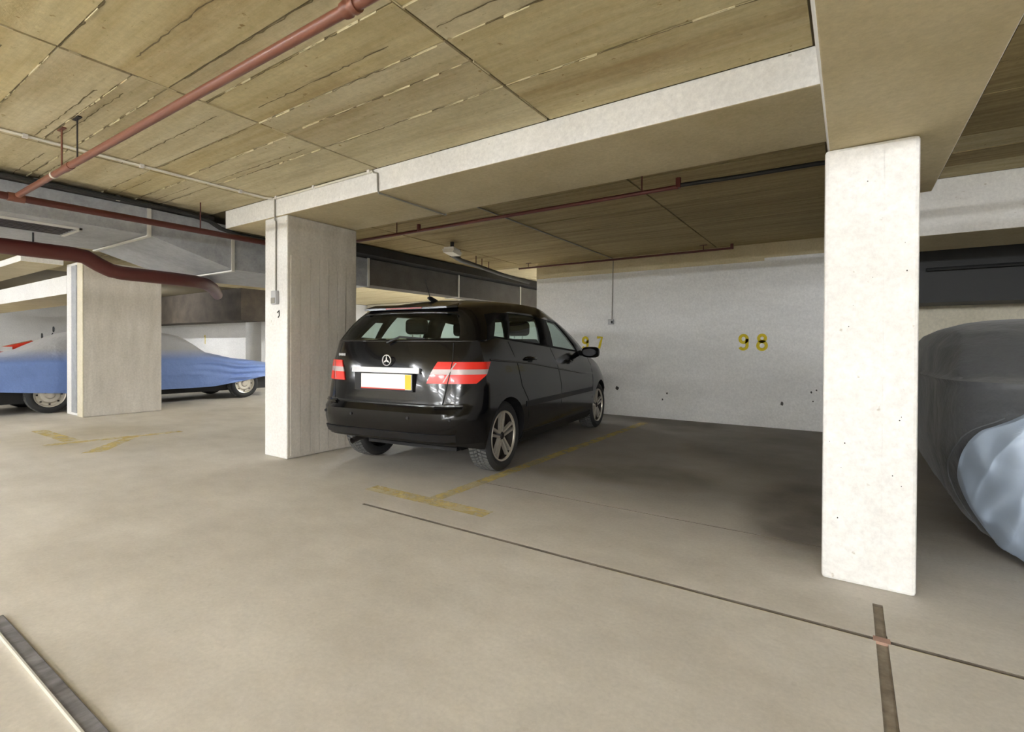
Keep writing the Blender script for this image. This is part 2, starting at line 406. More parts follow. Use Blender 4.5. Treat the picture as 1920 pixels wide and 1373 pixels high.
# ------------------------------------------------------------------ pillars
def pillar(name, a, b, label, front='white', side='grey'):
    x0, y0, z0 = a; x1, y1, z1 = b; m = MB(); m.box(a, b)
    o = m.build(name, [front, side])
    for p in o.data.polygons: p.material_index = 0 if p.normal.y < -.5 else 1
    return tag(o, label, 'pillar')
LP = pillar('concrete_pillar', (-4.945, YF + .012, 0), (-4.557, YR + .02, 2.39), 'white-fronted concrete pillar just left of the black car'); bevel(LP, .012)
random.seed(5)
yy = YF + .05
for i in range(7):   # board-marked strips on the flank
    wd = .108; MB().box((-4.557, yy, .03), (-4.5555 + random.uniform(.0015, .007), yy + wd - .006, 2.0)).build('formwork_board', 'grey', LP); yy += wd
MB().tube([(-4.72, YF + .0105, 1.44), (-4.69, YF + .0105, 1.46), (-4.685, YF + .0105, 1.41), (-4.705, YF + .0105, 1.39)], .006, 6).build('scuff_mark', 'darkmetal', LP)
RP = pillar('concrete_pillar', (-.105, YF, 0), (.256, YR, 2.062), 'tall white concrete pillar in the right foreground', 'white', 'white'); bevel(RP, .016)
for i in range(3):
    MB().box((-.085 + i * .107, YF - .0025 - .001 * (i % 2), .03), (-.085 + i * .107 + .102, YF + .001, 2.03)).build('formwork_board', 'white', RP)
for i in range(14):
    x = random.uniform(-.08, .23); z = random.uniform(.3, 1.98); s = random.uniform(.0012, .0032)
    MB().prism([(x + s * math.cos(t), YF - .0045, z + s * 1.2 * math.sin(t)) for t in [k * 1.047 for k in range(6)]], (0, .002, 0)).build('pock_mark', 'darkmetal', RP)
PL = pillar('concrete_pillar', (-10.47, 2.78, 0), (-9.72, 3.835, 2.40), 'broad grey concrete pillar standing in front of the blue covered car', 'white'); bevel(PL, .015)
MB().box((-10.2, 2.765, .05), (-9.98, 2.78, 2.35)).build('steel_cover_plate', 'galv', PL)
MB().box((-9.95, 2.768, .0), (-9.72, 2.78, 2.4)).build('corner_strip', 'cream', PL)
PF = pillar('concrete_pillar', (-14.10, 8.1, 0), (-13.3, 8.9, ZC), 'pale distant pillar between the blue covered car and the white-fronted pillar', 'white')

# ------------------------------------------------------------------ beams
def beam(name, a, b, label, front='white', bottom='soffit'):
    o = MB().box(a, b).build(name, [front, bottom])
    for p in o.data.polygons: p.material_index = 0 if abs(p.normal.z) < .5 else 1
    return tag(o, label, 'beam')
b1 = beam('ceiling_beam', (-5.70, YF, 2.39), (-.12, YR, ZC), 'long white-fronted concrete beam crossing above the black car'); bevel(b1, .008)
# trapezoidal beam over the right pillar
m = MB(); A = [(-.150, ZC), (-.088, 2.062), (.405, 2.062), (.62, ZC)]
m.prism([(x, YB0 + .1, z) for x, z in A], (0, 3.95 - YB0 - .1, 0))
b2 = m.build('ceiling_beam', ['white', 'soffit'])
for p in b2.data.polygons: p.material_index = 1 if p.normal.z < -.9 else 0
tag(b2, 'wide concrete beam running overhead above the right foreground pillar', 'beam'); bevel(b2, .006)
b3 = beam('ceiling_beam', (.30, 5.7, 2.10), (X1, 6.6, ZC), 'white beam behind the tall white pillar above the grey covered car'); bevel(b3, .008)
b4 = beam('ceiling_beam', (-20, 2.78, 1.93), (-10.48, 3.6, 2.23), 'white beam at the far left beside the broad grey pillar'); bevel(b4, .008)
b5 = beam('ceiling_beam', (-20, 2.2, 2.36), (-10.3, 2.7, 2.46), 'thin white ledge above the far left beam'); bevel(b5, .008)
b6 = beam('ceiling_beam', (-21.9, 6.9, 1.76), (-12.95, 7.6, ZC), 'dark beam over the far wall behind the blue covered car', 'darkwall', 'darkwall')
b7 = beam('ceiling_beam', (-14.4, 12.2, 2.3), (-4.75, 12.7, ZC), 'pale beam in the far corridor beyond the black car', 'cream', 'cream')

# ------------------------------------------------------------------ ceiling: slab with formwork boards as pieces
ceiling = MB().box((X0, YB0, ZC + .01), (X1, YB1, ZC + .2)).build('ceiling', 'gap'); tag(ceiling, kind='structure')
random.seed(11)
def board(x0, x1, y0, y1, mat, zlo=.004):
    dz = random.uniform(.0, zlo)
    MB().box((x0 + .010, y0 + .0045, ZC - dz), (x1 - .010, y1 - .0045, ZC + .012)).build('formwork_board', mat, ceiling)
XJ = [-21.2 + 1.63 * i for i in range(0, 11)] + [-3.26, -1.63, -.15]
rid = []; rid2 = []
def field(xjs, rows, mats, split=.3):
    for a, b_ in zip(xjs, xjs[1:]):
        for y0, y1 in zip(rows, rows[1:]):
            cuts = [y0, y1]
            if random.random() < split and y1 - y0 > .35: cuts = [y0, lerp(y0, y1, random.uniform(.35, .65)), y1]
            for c0, c1 in zip(cuts, cuts[1:]):
                board(a, b_, c0, c1, random.choice(mats))
                if random.random() < .55: rid.append((a, b_, c0))
                if y0 < 2.9 and a > -7: rid2.extend([(a, b_, c0)] + ([(a, b_, random.uniform(c0 + .05, c1 - .05))] if random.random() < .55 and c1 - c0 > .15 else []))
field([-4.92, -3.26, -1.63, -.15], [-4.2, -3.7, -3.2, -2.7, -2.2, -1.7, -1.2, -.7, -.2, .33, .834, 1.318, 1.852, 2.347, 2.86], ['ceil', 'ceil2', 'ceil', 'ceil3'], .45)
field([-6.6, -4.92], [-1.2, -.7, -.2, .33, .834, 1.318, 1.852, 2.347, 2.86], ['ceil3', 'ceil'])
field([-13.1, -11.45, -9.8, -8.2, -6.6], [-.5, .4, 1.3, 2.2, 3.2, 4.2, 5.2, 6.4, 7.8], ['ceil3', 'ceil'], 0)
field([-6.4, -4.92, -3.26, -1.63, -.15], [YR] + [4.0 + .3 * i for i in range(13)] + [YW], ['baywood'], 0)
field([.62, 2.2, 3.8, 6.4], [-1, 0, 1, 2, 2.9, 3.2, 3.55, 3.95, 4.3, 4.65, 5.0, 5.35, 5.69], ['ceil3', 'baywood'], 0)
field([-14.4, -9.5, -4.8], [7.9, 9.2, 10.6, 12.1], ['ceil2'], 0)
MB().box((-14.4, 12.75, ZC), (-4.8, 19.6, ZC + .02)).build('formwork_board', 'ceil2', ceiling)
MB().box((-21.9, -12.9, ZC), (6.4, -4.25, ZC + .02)).build('formwork_board', 'ceil', ceiling)
MB().box((-21.9, -4.2, ZC), (-6.65, -.55, ZC + .02)).build('formwork_board', 'ceil', ceiling)
# mortar fins squeezed out along some joints
fb = MB()
for a, b_, y in rid:
    if y > 2.9 or a < -7: continue
    x = a + random.uniform(.0, .4)
    while x < b_ - .1:
        L = random.uniform(.04, .22); wv = random.uniform(.001, .003); yo = random.uniform(-.002, .002)
        fb.box((x, y - wv + yo, ZC - random.uniform(.007, .014)), (min(x + L, b_), y + wv + yo, ZC + .002)); x += L + random.uniform(0, .12) + (random.random() < .15) * .4
for xj, ya, yb in ((-3.26, -1, 2.86), (-1.63, -1, 2.86)):
    y = ya
    while y < yb - .1:
        L = random.uniform(.04, .2); fb.box((xj + .006, y, ZC - random.uniform(.006, .012)), (xj + random.uniform(.010, .014), min(y + L, yb), ZC)); y += L + random.uniform(.1, .6)
o = fb.build('mortar_ridge', 'ridge', ceiling); o['kind'] = 'stuff'
ck_ = MB()      # ragged cracks where boards met
for a, b_, y in rid2:
    x = a + random.uniform(.0, .3); rows = []; end = b_ - random.uniform(0, .4)
    while x < end:
        wv = random.uniform(.0012, .0045); yo = random.uniform(-.006, .006); rows.append([(x, y - wv + yo, ZC - .0068), (x, y + wv + yo, ZC - .0068)]); x += random.uniform(.02, .07)
    if len(rows) > 2: ck_.grid(rows)
o = ck_.build('crack', 'gap', ceiling); o['kind'] = 'stuff'

# ------------------------------------------------------------------ lamps
def lamp(x, y, along='x', label='lit fluorescent batten lamp on the aisle ceiling, unseen, out of the picture', group='ceiling lamps out of the picture', L=1.5, z=2.46):
    t = empty('fluorescent_lamp', (x, y, z), label, 'lamp', 0 if along == 'x' else math.pi / 2, group)
    MB().box((-L / 2 - .03, -.05, .035), (L / 2 + .03, .05, ZC - z - .001)).build('housing', 'moto_white', t)
    for s in (-1, 1): MB().box((s * L / 2 - .02, -.02, -.02), (s * L / 2 + .02, .02, .036)).build('socket', 'moto_white', t)
    MB().tube([(-L / 2 + .02, 0, 0), (L / 2 - .02, 0, 0)], .014, 10).build('tube', 'tube', t, 60)
    return t
for (x, y) in ((-8.6, -1.9), (1.9, -1.9)): lamp(x, y, z=2.42)
lamp(-5.2, -1.9, 'y', z=2.42); lamp(-5.2, -4.2, 'y', z=2.42)
for y in (-4.8, -8.0, -11.2):
    for x in (-11.0, -8.6, -3.85, -1.6, 1.9, 4.3): lamp(x, y, z=2.32)  # unseen rows added behind the camera to lift the light in the bay
for (x, y) in ((-7.7, 8.7), (-7.95, 8.7), (-7.7, 10.4), (-7.95, 10.4), (-8.2, 13.5), (-11.5, 17)):  # kept out of view; lamps doubled up to brighten the far corridor
    lamp(x, y, 'y', 'lit fluorescent batten lamp hidden behind the duct in the far corridor', 'lamps of the far corridor')
for (x, y) in ((-17.5, .2), (-13.5, -.8), (-16.0, 5.3)):  # added out of sight to brighten the far left wall and bays
    lamp(x, y, 'x', 'unseen fluorescent batten lamp added to light the far left bays', 'added lamps of the far left bays')


# ------------------------------------------------------------------ pipes, duct, cables
def hanger(parent, x, y, z0, z1=ZC, r=.006, mat='redpaint', plate=True):
    b = MB().tube([(x, y, z0), (x, y, z1)], r, 6)
    if plate: b.box((x - .05, y - .012, z1 - .008), (x + .05, y + .012, z1 - .001))
    b.build('hanger', mat, parent)
def pipe(name, path, r, mat, label, cat='pipe', n=16):
    o = MB().tube(path, r, n).build(name, mat, None, 50); return tag(o, label, cat)
# branch pipe slanting across the aisle ceiling
rp = pipe('sprinkler_pipe', [(-5.50, 1.165, 2.30), (3.0, 1.165, 2.30)], .0215, 'redpaint', 'red pipe crossing the aisle ceiling to the upper edge of the picture')
MB().lathe([(-1.50, .0215), (-1.50, .028), (-1.478, .030), (-1.472, .026), (-1.455, .026), (-1.449, .030), (-1.43, .028), (-1.43, .0215)], 20, (0, 1.165, 2.30)).build('coupling', 'redpaint', rp, 40)
MB().lathe([(-4.42, .0215), (-4.42, .025), (-4.30, .025), (-4.30, .0215)], 16, (0, 1.165, 2.30)).build('sleeve', 'redpaint', rp, 40)
MB().lathe([(-4.66, .022), (-4.66, .0235), (-4.63, .0235), (-4.63, .022)], 16, (0, 1.165, 2.30)).build('paint_band', 'pvc', rp, 40)
hanger(rp, -4.48, 1.165, 2.30); hanger(rp, -4.18, 1.165, 2.30, r=.005, mat='darkmetal')
hanger(rp, -2.0 + 3.2, 1.165, 2.30)
# main along the duct
mp = pipe('sprinkler_main', [(-5.57, -3.0, 2.29), (-5.57, 4.06, 2.29)], .030, 'darkred', 'dark red main pipe running alongside the grey air duct')
MB().lathe([(-.05, .030), (-.05, .036), (.05, .036), (.05, .030)], 16).build('tee_joint', 'redpaint', mp, 40).matrix_local = Matrix.Translation((-5.57, 1.165, 2.29)) @ Matrix.Rotation(math.pi / 2, 4, 'Z')
for y in (.2, 2.55): hanger(mp, -5.57, y, 2.29, mat='darkred', plate=False)
# thick pipe with an offset
tp = MB().tube([(-6.6, -3.0, 2.03), (-6.6, 1.80, 2.035), (-6.6, 1.90, 2.025), (-6.6, 2.02, 1.955), (-6.6, 2.12, 1.91), (-6.6, 2.22, 1.895), (-6.6, 2.75, 1.89), (-6.65, 2.98, 1.89), (-6.8, 3.18, 1.89), (-7.3, 3.5, 1.90), (-8.2, 4.0, 1.90)], .075, 18).build('drain_pipe', 'darkred', None, 50)
tag(tp, 'thick dark red pipe with a bend below the air duct', 'pipe')
for y in (.6, 1.5): hanger(tp, -6.6, y, 1.98, 2.2, .008, 'dark', False)
# bay pipes
bp = pipe('sprinkler_pipe', [(-5.54, 4.11, 2.40), (-1.15, 4.11, 2.40)], .0175, 'darkred', 'thin red pipe under the bay ceiling behind the long beam')
for x in (-4.35, -1.45): hanger(bp, x, 4.11, 2.40, mat='darkred')
for x in (-4.0, -1.15): MB().tube([(x, 4.11, 2.39), (x, 4.11, 2.47)], .022, 8).build('sprinkler_head', 'darkred', bp)
ck = pipe('rubber_cable', [(-1.13, 4.11, 2.41), (-.7, 4.13, 2.405), (-.2, 4.15, 2.41), (-.06, 4.15, 2.40)], .017, 'dark', 'thick black cable leading from the thin red pipe towards the right pillar', 'cable', 8)
qp = pipe('sprinkler_pipe', [(-4.9, 7.55, 2.50), (-1.35, 7.55, 2.50)], .016, 'darkred', 'thin red pipe along the top of the white back wall')
for x in (-1.75, -4.7): hanger(qp, x, 7.55, 2.50, mat='darkred')
MB().tube([(-1.37, 7.55, 2.49), (-1.37, 7.55, 2.56)], .022, 8).build('sprinkler_head', 'darkred', qp)

# air duct: high section, sloping transition, deep section
dx0, dx1 = -6.0, -7.5
du = empty('air_duct', (dx0, 1.0, 2.0), 'grey galvanised air duct hanging along the ceiling on the left', 'duct')
def dpart(name, b, mat): return b.build(name, mat, du, loc=(-dx0, -1.0, -2.0))
dpart('duct_section', MB().box((dx1, -6.8, 2.246), (dx0, 2.25, 2.515)), 'galv')
dpart('duct_transition', MB().prism([(dx0, 2.25, 2.246), (dx0, 3.1, 2.0), (dx0, 3.1, 2.50), (dx0, 2.25, 2.515)], (dx1 - dx0, 0, 0)), 'galv')
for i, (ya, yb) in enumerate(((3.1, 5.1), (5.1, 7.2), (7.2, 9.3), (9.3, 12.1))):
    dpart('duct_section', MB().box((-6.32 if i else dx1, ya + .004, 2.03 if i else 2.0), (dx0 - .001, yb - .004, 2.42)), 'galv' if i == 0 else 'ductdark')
for y, z0, z1 in ((2.25, 2.24, 2.515), (3.1, 1.99, 2.43), (5.1, 2.02, 2.43), (7.2, 2.02, 2.43), (9.3, 2.02, 2.43), (-.6, 2.24, 2.515)):
    dpart('flange', MB().box((dx0 - .004, y - .018, z0), (dx0 + .012, y + .018, z1)), 'galvlight')
    dpart('flange', MB().box((dx1 if y < 4 else -6.32, y - .018, z0 - .014), (dx0 + .012, y + .018, z0)), 'galvlight')
g = dpart('air_grille', MB().box((-6.75, -.9, 2.236), (-6.25, 1.75, 2.246)), 'galv')
for i in range(6): MB().box((-6.70 + i * .075, -.88, 2.228), (-6.655 + i * .075, 1.72, 2.236)).build('slat', 'darkmetal', g)
MB().box((-6.25, -.92, 2.226), (-6.225, 1.77, 2.246)).build('grille_frame', 'galvlight', g)
MB().box((-6.75, 1.75, 2.226), (-6.225, 1.775, 2.246)).build('grille_frame', 'galvlight', g)
# cable trays toned dark for the shadow gap above the duct, and cables
ct = MB().box((-7.4, -6.8, 2.522), (-5.93, 2.86, 2.550)).build('cable_tray', 'darkmetal'); tag(ct, 'cable tray toned dark for the shadow gap between the left duct and the ceiling', 'cable tray')
for y in (.55, 1.35, 1.95): MB().box((-5.945, y, 2.515), (-5.915, y + .03, 2.562)).build('bracket', 'pvc', ct)
ct2 = MB().box((-6.35, 3.75, 2.44), (-5.80, 12.1, 2.565)).build('cable_tray', 'dark'); tag(ct2, 'cable tray toned black for the shadow above the duct beyond the black car', 'cable tray')
cbl = empty('cable_bundle', (-5.66, 2.84, 2.36), 'black cables draped from the duct around the left end of the long beam', 'cable')
for k in range(3):
    P = [(-5.83 - .03 * k, -6.0, 2.525), (-5.83 - .03 * k, 1.9, 2.525), (-5.81 - .03 * k, 2.45, 2.515), (-5.76 - .03 * k, 2.75, 2.46), (-5.73 - .03 * k, 2.84, 2.40), (-5.70 - .03 * k, 3.0, 2.36), (-5.70 - .03 * k, 4.4, 2.35)]
    MB().tube([Vector(p) - Vector((-5.66, 2.84, 2.36)) for p in P], .013, 7).build('cable', 'dark', cbl, 60)
# lamp fitting and cable bundle under the bay ceiling
lf = empty('bulkhead_lamp', (-4.66, 5.45, 2.46), 'small white unlit lamp fitting under the dark bay ceiling', 'lamp', .35)
MB().prism([(-.09, -.16, .0), (.09, -.16, .0), (.07, -.16, -.05), (-.07, -.16, -.05)], (0, .32, 0)).build('diffuser', 'pvc', lf)
MB().box((-.07, -.14, 0), (.07, .14, .03)).build('housing', 'moto_white', lf); MB().box((-.02, -.02, .03), (.02, .02, .124)).build('stem', 'darkmetal', lf)
cb = MB().tube([(-4.80, 5.6, 2.44), (-4.95, 6.0, 2.43), (-5.1, 6.6, 2.44), (-5.35, 7.6, 2.45), (-5.6, 9.0, 2.46)], .035, 8).build('cable_bundle', 'dark', None, 60)
tag(cb, 'bundle of black cables leading from the lamp fitting into the dark', 'cable')
for (x, y) in ((-4.93, 5.95), (-5.05, 6.5), (-5.12, 6.75), (-5.2, 7.05)): hanger(cb, x, y, 2.44, mat='darkred', r=.008, plate=False)

# conduits
def conduit(path, r, mat, label, clips=()):
    o = MB().tube(path, r, 8).build('cable_conduit', mat, None, 60); tag(o, label, 'conduit')
    for c in clips: MB().box((c[0] - .014, c[1] - .014, c[2] - .014), (c[0] + .014, c[1] + .014, c[2] + .014)).build('clip', 'moto_white', o)
    return o
z = ZC - .016
conduit([(-4.80, -5, z), (-4.80, 2.80, z), (-4.76, 2.845, z)], .0105, 'pvc', 'white conduit running along the ceiling towards the long beam', [(-4.8, y, z) for y in (1.05, 1.75, 2.55)])
conduit([(-4.735, YF - .009, z), (-4.735, YF - .009, 2.36), (-4.735, YF + .003, 2.34), (-4.735, YF + .003, 1.66)], .0075, 'greypvc', 'grey conduit running down the white-fronted pillar to a socket')
conduit([(-4.735, YF - .012, z - .004), (-3.30, YF - .012, z - .004)], .0105, 'pvc', 'white conduit along the top edge of the long beam', [(-4.70, YF - .012, z), (-4.1, YF - .012, z), (-3.35, YF - .012, z)])
conduit([(-3.30, YF - .009, z - .012), (-3.25, YF - .009, z - .03), (-3.245, YF - .009, 2.40), (-3.245, YF - .004, 2.378), (-3.245, YR + .012, 2.378), (-3.245, YR + .012, z), (-3.245, YW - .012, z), (-3.262, YW - .012, 1.56)], .0075, 'greypvc', 'grey conduit from the long beam across the bay ceiling down the back wall')
sk = MB().box((-4.775, YF - .028, 1.52), (-4.69, YF + .012, 1.655)).build('socket_box', 'boxgrey'); bevel(sk, .008)
MB().box((-4.763, YF - .034, 1.53), (-4.702, YF - .028, 1.585)).build('flap', 'greypvc', sk); tag(sk, 'grey socket box on the front of the white-fronted pillar', 'socket')
sw = MB().box((-3.32, YW - .05, 1.49), (-3.225, YW, 1.57)).build('switch_box', 'boxgrey'); bevel(sw, .008)
MB().box((-3.26, YW - .062, 1.505), (-3.232, YW - .05, 1.545)).build('switch_knob', 'dark', sw); tag(sw, 'small grey switch box on the white back wall above number 97', 'switch')
# dark trunking over the right bay
tk = MB().box((.1, 7.2, 1.62), (X1 - .1, 7.8, 2.45)).build('dark_trunking', 'dark'); tag(tk, 'black trunking in the shade behind the grey covered car', 'trunking')
for z_ in (1.98, 2.24): MB().tube([(.7, 7.16, z_), (X1 - .1, 7.16, z_)], .02, 8).build('pipe', 'dark', tk)

# ------------------------------------------------------------------ black car (local frame: x right, y forward from the rear axle)
car = empty('parked_car', (-3.362, 3.619, 0), 'black compact five-door car parked nose-in beside the white-fronted pillar', 'car', .1181)
CW = [(.2, .775), (.26, .81), (.34, .835), (.45, .852), (.57, .862), (.75, .860), (.9, .848), (1.0, .833), (1.1, .805), (1.17, .785)]
CR = [(.2, -.50), (.26, -.60), (.32, -.665), (.40, -.705), (.47, -.725), (.57, -.735), (.612, -.73), (.632, -.678), (.8, -.675), (.95, -.655), (1.05, -.63), (1.17, -.595)]
CF = [(.2, 3.40), (.35, 3.52), (.55, 3.56), (.75, 3.50), (.95, 3.36), (1.17, 3.15)]
HOOD = [(2.2, 1.035), (2.4, 1.0), (2.62, .94), (2.82, .88), (3.0, .82), (3.2, .75), (3.4, .66), (3.56, .58)]
YS0, YS1 = -.40, 3.05
def ctop(y): return interp([(-.32, 1.152), (-.15, 1.19)], y) if y < -.15 else (1.19 - .066 * (y + .15) if y < 2.2 else interp(HOOD, y))
def yfac(y): return 1 - (.16 * ((y - 2.6) / .8) ** 2 if y > 2.6 else 0)
def zbase(u): return interp([(1.0, .325), (1.10, .2)], u)
def cpos(u, r):     # u: 0..1 rear centre to corner, then 1 + (y - YS0) along the side, then front
    if u <= 1:
        top = ctop(-.5); z = zbase(u) + (top - zbase(u)) * r; zr = .2 + .97 * (z - .2) / (top - .2)
        e = interp([(.50, 7), (.82, 4.6)], zr); yr = interp(CR, zr); wv = interp(CW, zr)
        return Vector((u * wv, yr + (YS0 - yr) * (u ** e), z))
    zb = zbase(u)
    if u <= 1 + YS1 - YS0:
        y = YS0 + u - 1; top = ctop(y); z = zb + (top - zb) * r; zr = .2 + .97 * (z - .2) / (top - .2)
        return Vector((interp(CW, zr) * yfac(y), y, z))
    zr = .2 + .97 * r
    f = 1 - (u - (1 + YS1 - YS0)); yf = interp(CF, zr); x = f * interp(CW, zr) * yfac(YS1); y = YS1 + (yf - YS1) * (1 - f ** 3)
    return Vector((x, y, .2 + (ctop(y) - .2) * r))
def surf(u, z, off=0, side=1):
    def P(u, z):
        r = .5; zb = zbase(u)
        for _ in range(3):
            p = cpos(u, r); r = (z - zb) / (ctop(p.y) - zb)
        return cpos(u, max(0, min(1, r)))
    p = P(u, z); du = P(u + .004, z) - P(u - .004, z) if u > .004 else P(.008, z) - P(0, z); dz = P(u, z + .004) - P(u, z - .004)
    n = du.cross(dz).normalized(); p = p + n * off; return Vector((p.x * side, p.y, p.z))
US = lambda y: 1 + y - YS0
def car_body():
    rows = [0, .03, .07, .12, .18, .24, .30, .36, .40, .424, .433, .445, .49, .55, .62, .69, .76, .82, .88, .94, 1.0]
    us = [0, .15, .3, .45, .6, .7, .78, .85, .9, .94, .97, 1.0] + [US(y) for y in [-.34, -.25, -.12, 0, .15, .3, .5, .7, .9, 1.1, 1.3, 1.5, 1.7, 1.9, 2.05, 2.2, 2.3, 2.4, 2.51, 2.62, 2.72, 2.82, 2.9, 3.0, 3.05]] + [1 + YS1 - YS0 + f for f in (.03, .07, .12, .2, .35, .6, 1.0)]
    b = MB(); nR = len(rows); n = len(us)
    ring = [(u, 1) for u in us] + [(u, -1) for u in us[-2:0:-1]]
    for r in rows:
        for u, sd in ring:
            p = cpos(u, r); b.v.append((p.x * sd, p.y, p.z))
    N = len(ring)
    for i in range(nR - 1):
        for j in range(N): b.face((i * N + j, i * N + (j + 1) % N, (i + 1) * N + (j + 1) % N, (i + 1) * N + j))
    def cap(base, crown):
        prev = None
        for j in range(n):
            a = base + j; c = base + (N - j) % N
            va, vc = Vector(b.v[a]), Vector(b.v[c]); mids = []
            if a != c:
                for k in (.25, .5, .75):
                    q = va.lerp(vc, k); q.z += crown(q.y) * (1 - (2 * k - 1) ** 2); b.v.append(tuple(q)); mids.append(len(b.v) - 1)
            cur = [a] + mids + [c] if a != c else [a] * 5
            if prev:
                for k in range(4):
                    q = [prev[k], prev[k + 1], cur[k + 1], cur[k]]; q2 = []
                    for t in q:
                        if t not in q2: q2.append(t)
                    if len(q2) > 2: b.face(q2)
            prev = cur
    cap(0, lambda y: 0); cap((nR - 1) * N, lambda y: 0 if y < 2.25 else min(.07, (y - 2.25) * .3) if y < 3.2 else max(0, .07 - (y - 3.2) * .2))
    o = b.build('body', ['paint', 'plastic'], car, 35)
    # wheel wells cut out of the body
    cut = MB()
    for y in (0, 2.778):
        for sd in (-1, 1):
            cut.lathe([(sd * .52, 0), (sd * .52, .348), (sd * 1.1, .348), (sd * 1.1, 0)], 40, (0, y, .318))
    co = cut.build('cutter', 'plastic', car)
    md = o.modifiers.new('wells', 'BOOLEAN'); md.object = co; md.operation = 'DIFFERENCE'; md.solver = 'EXACT'
    dg = bpy.context.evaluated_depsgraph_get(); dg.update()
    me = bpy.data.meshes.new_from_object(o.evaluated_get(dg)); o.modifiers.clear(); o.data = me
    bpy.data.objects.remove(co)
    me.polygons.foreach_set('use_smooth', [True] * len(me.polygons)); me.set_sharp_from_angle(angle=math.radians(35))
    for p in me.polygons:      # dull floor and wells
        c = p.center
        if c.z < .215 or (abs(c.x) < .86 and min(math.hypot(c.y, c.z - .318), math.hypot(c.y - 2.778, c.z - .318)) < .347 and abs(p.normal.x) < .5 and abs(c.x) > .5): p.material_index = 1
    return o
body = car_body()

# cabin
ROOF = [(-.5, 1.445), (-.36, 1.468), (-.2, 1.508), (0, 1.545), (.3, 1.582), (.7, 1.597), (1.1, 1.592), (1.4, 1.565), (1.65, 1.52), (1.9, 1.45), (2.4, 1.2)]
cols = []    # (kind, a, b): rear fraction / side bottom-y, top-y / windscreen fraction
for f in (0, .25, .5, .7, .84, .93): cols.append(('r', f, 0))
SB = [(-.40, -.24), (-.28, -.06), (-.16, .12), (.085, .20), (.135, .36), (.38, .55), (.63, .75), (.87, .95), (1.03, 1.08), (1.20, 1.215), (1.47, 1.26), (1.74, 1.30), (2.02, 1.34), (2.22, 1.48), (2.38, 1.60)]
for a, b_ in SB: cols.append(('s', a, b_))
for f in (.85, .55, .25, 0): cols.append(('w', f, 0))
TR = [0, .05, .2, .38, .55, .72, .80, .9, 1.0]
def xw(t, wb, wt): return wb - (wb - wt) * (.5 * t + .5 * t ** 3)
def side_pt(a, b_, t):
    # front door glass leans in with the screen pillar
    y = lerp(a, b_, t); zb = ctop(a); zt = interp(ROOF, b_) - .045
    wb = interp(CW, 1.17) * yfac(a); wt = interp([(-.3, .545), (.4, .60)], b_) if b_ < 1.2 else .60 - .05 * (b_ - 1.2) / .4
    return Vector((xw(t, wb, wt), y, lerp(zb, zt, t)))
def cab(c, t):
    k, a, b_ = c
    if k == 's': return side_pt(a, b_, t)
    if k == 'r':
        e = side_pt(*SB[0], t); yr = lerp(-.595, -.365, t); x = a * e.x; y = yr + (e.y - yr) * a ** 4.6
        zr = lerp(1.152, interp(ROOF, -.365) - .004, t); return Vector((x, y, lerp(zr, e.z, a ** 2.2)))
    e = side_pt(*SB[-1], t); yf = e.y + lerp(.36, .13, t); x = a * e.x
    return Vector((x, yf + (e.y - yf) * a ** 2.2, lerp(e.z + lerp(-.03, .03, t), e.z, a ** 2)))
def cab_n(c, t, off, sd=1):
    p = cab(c, t); return Vector((p.x * sd, p.y, p.z))
iR = lambda t: TR.index(t)
nr = 6
WIN = {'quarter_window': (nr + 2, nr + 3, .05, .55, 'glass'), 'rear_door_window': (nr + 4, nr + 7, .05, .72, 'glass'), 'front_door_window': (nr + 9, nr + 12, .05, .72, 'glass'),
       'rear_window': (0, 4, .05, .80, 'glassdark'), 'windscreen': (nr + len(SB) - 1, nr + len(SB) + 3, .05, .9, 'glass')}
def cabin():
    b = MB(); nC = len(cols)
    hole = set()
    for nm, (c0, c1, t0, t1, _) in WIN.items():
        for c in range(c0, c1):
            for r in range(iR(t0), iR(t1)): hole.add((c, r))
    for sd in (1, -1):
        k = len(b.v)
        for t in TR:
            for c in cols: p = cab(c, t); b.v.append((p.x * sd, p.y, p.z))
        for r in range(len(TR) - 1):
            for c in range(nC - 1):
                if (c, r) not in hole:
                    q = (k + r * nC + c, k + r * nC + c + 1, k + (r + 1) * nC + c + 1, k + (r + 1) * nC + c)
                    b.cur = 2 if nr + 1 <= c < nr + 12 and TR[r] < .72 else 0
                    b.face(q if sd == 1 else q[::-1])
    b.cur = 0
    # roof skin
    rows = []
    for c in cols:
        e = cab(c, 1.0); row = []
        for i in range(9):
            s = 1 - i / 4; x = e.x * s; y = e.y; zc = interp(ROOF, max(-.5, min(1.75, y)))
            row.append((x, y, e.z + max(0, zc - e.z) * (1 - s * s)))
        rows.append(row)
    b.grid(rows)
    o = b.build('cabin_shell', ['paint', 'seam', 'trim'], car, 40)
    sm = o.modifiers.new('sheet', 'SOLIDIFY'); sm.thickness = .03; sm.offset = -1; sm.material_offset = 2; sm.material_offset_rim = 2
    for nm, (c0, c1, t0, t1, mt) in WIN.items():
        rr = [t for t in TR if t0 <= t <= t1]
        if nm in ('rear_window', 'windscreen'):
            cc = list(range(c0, c1 + 1)); rows = []
            for t in rr:
                R_ = [cab(cols[c], t) for c in cc]
                full = ([Vector((-p.x, p.y, p.z)) for p in R_[::-1]] + R_[1:]) if nm == 'rear_window' else (R_ + [Vector((-p.x, p.y, p.z)) for p in R_[-2::-1]])
                rows.append([p - Vector((0, 0, 0)) for p in full])
            MB().grid(rows).build(nm, mt, car, 60)
        else:
            for sd in (1, -1):
                MB().grid([[((p.x - .008) * sd, p.y, p.z) for p in (cab(cols[c], t) for c in range(c0, c1 + 1))] for t in rr]).build(nm, mt, car, 60)
    return o
cabin()
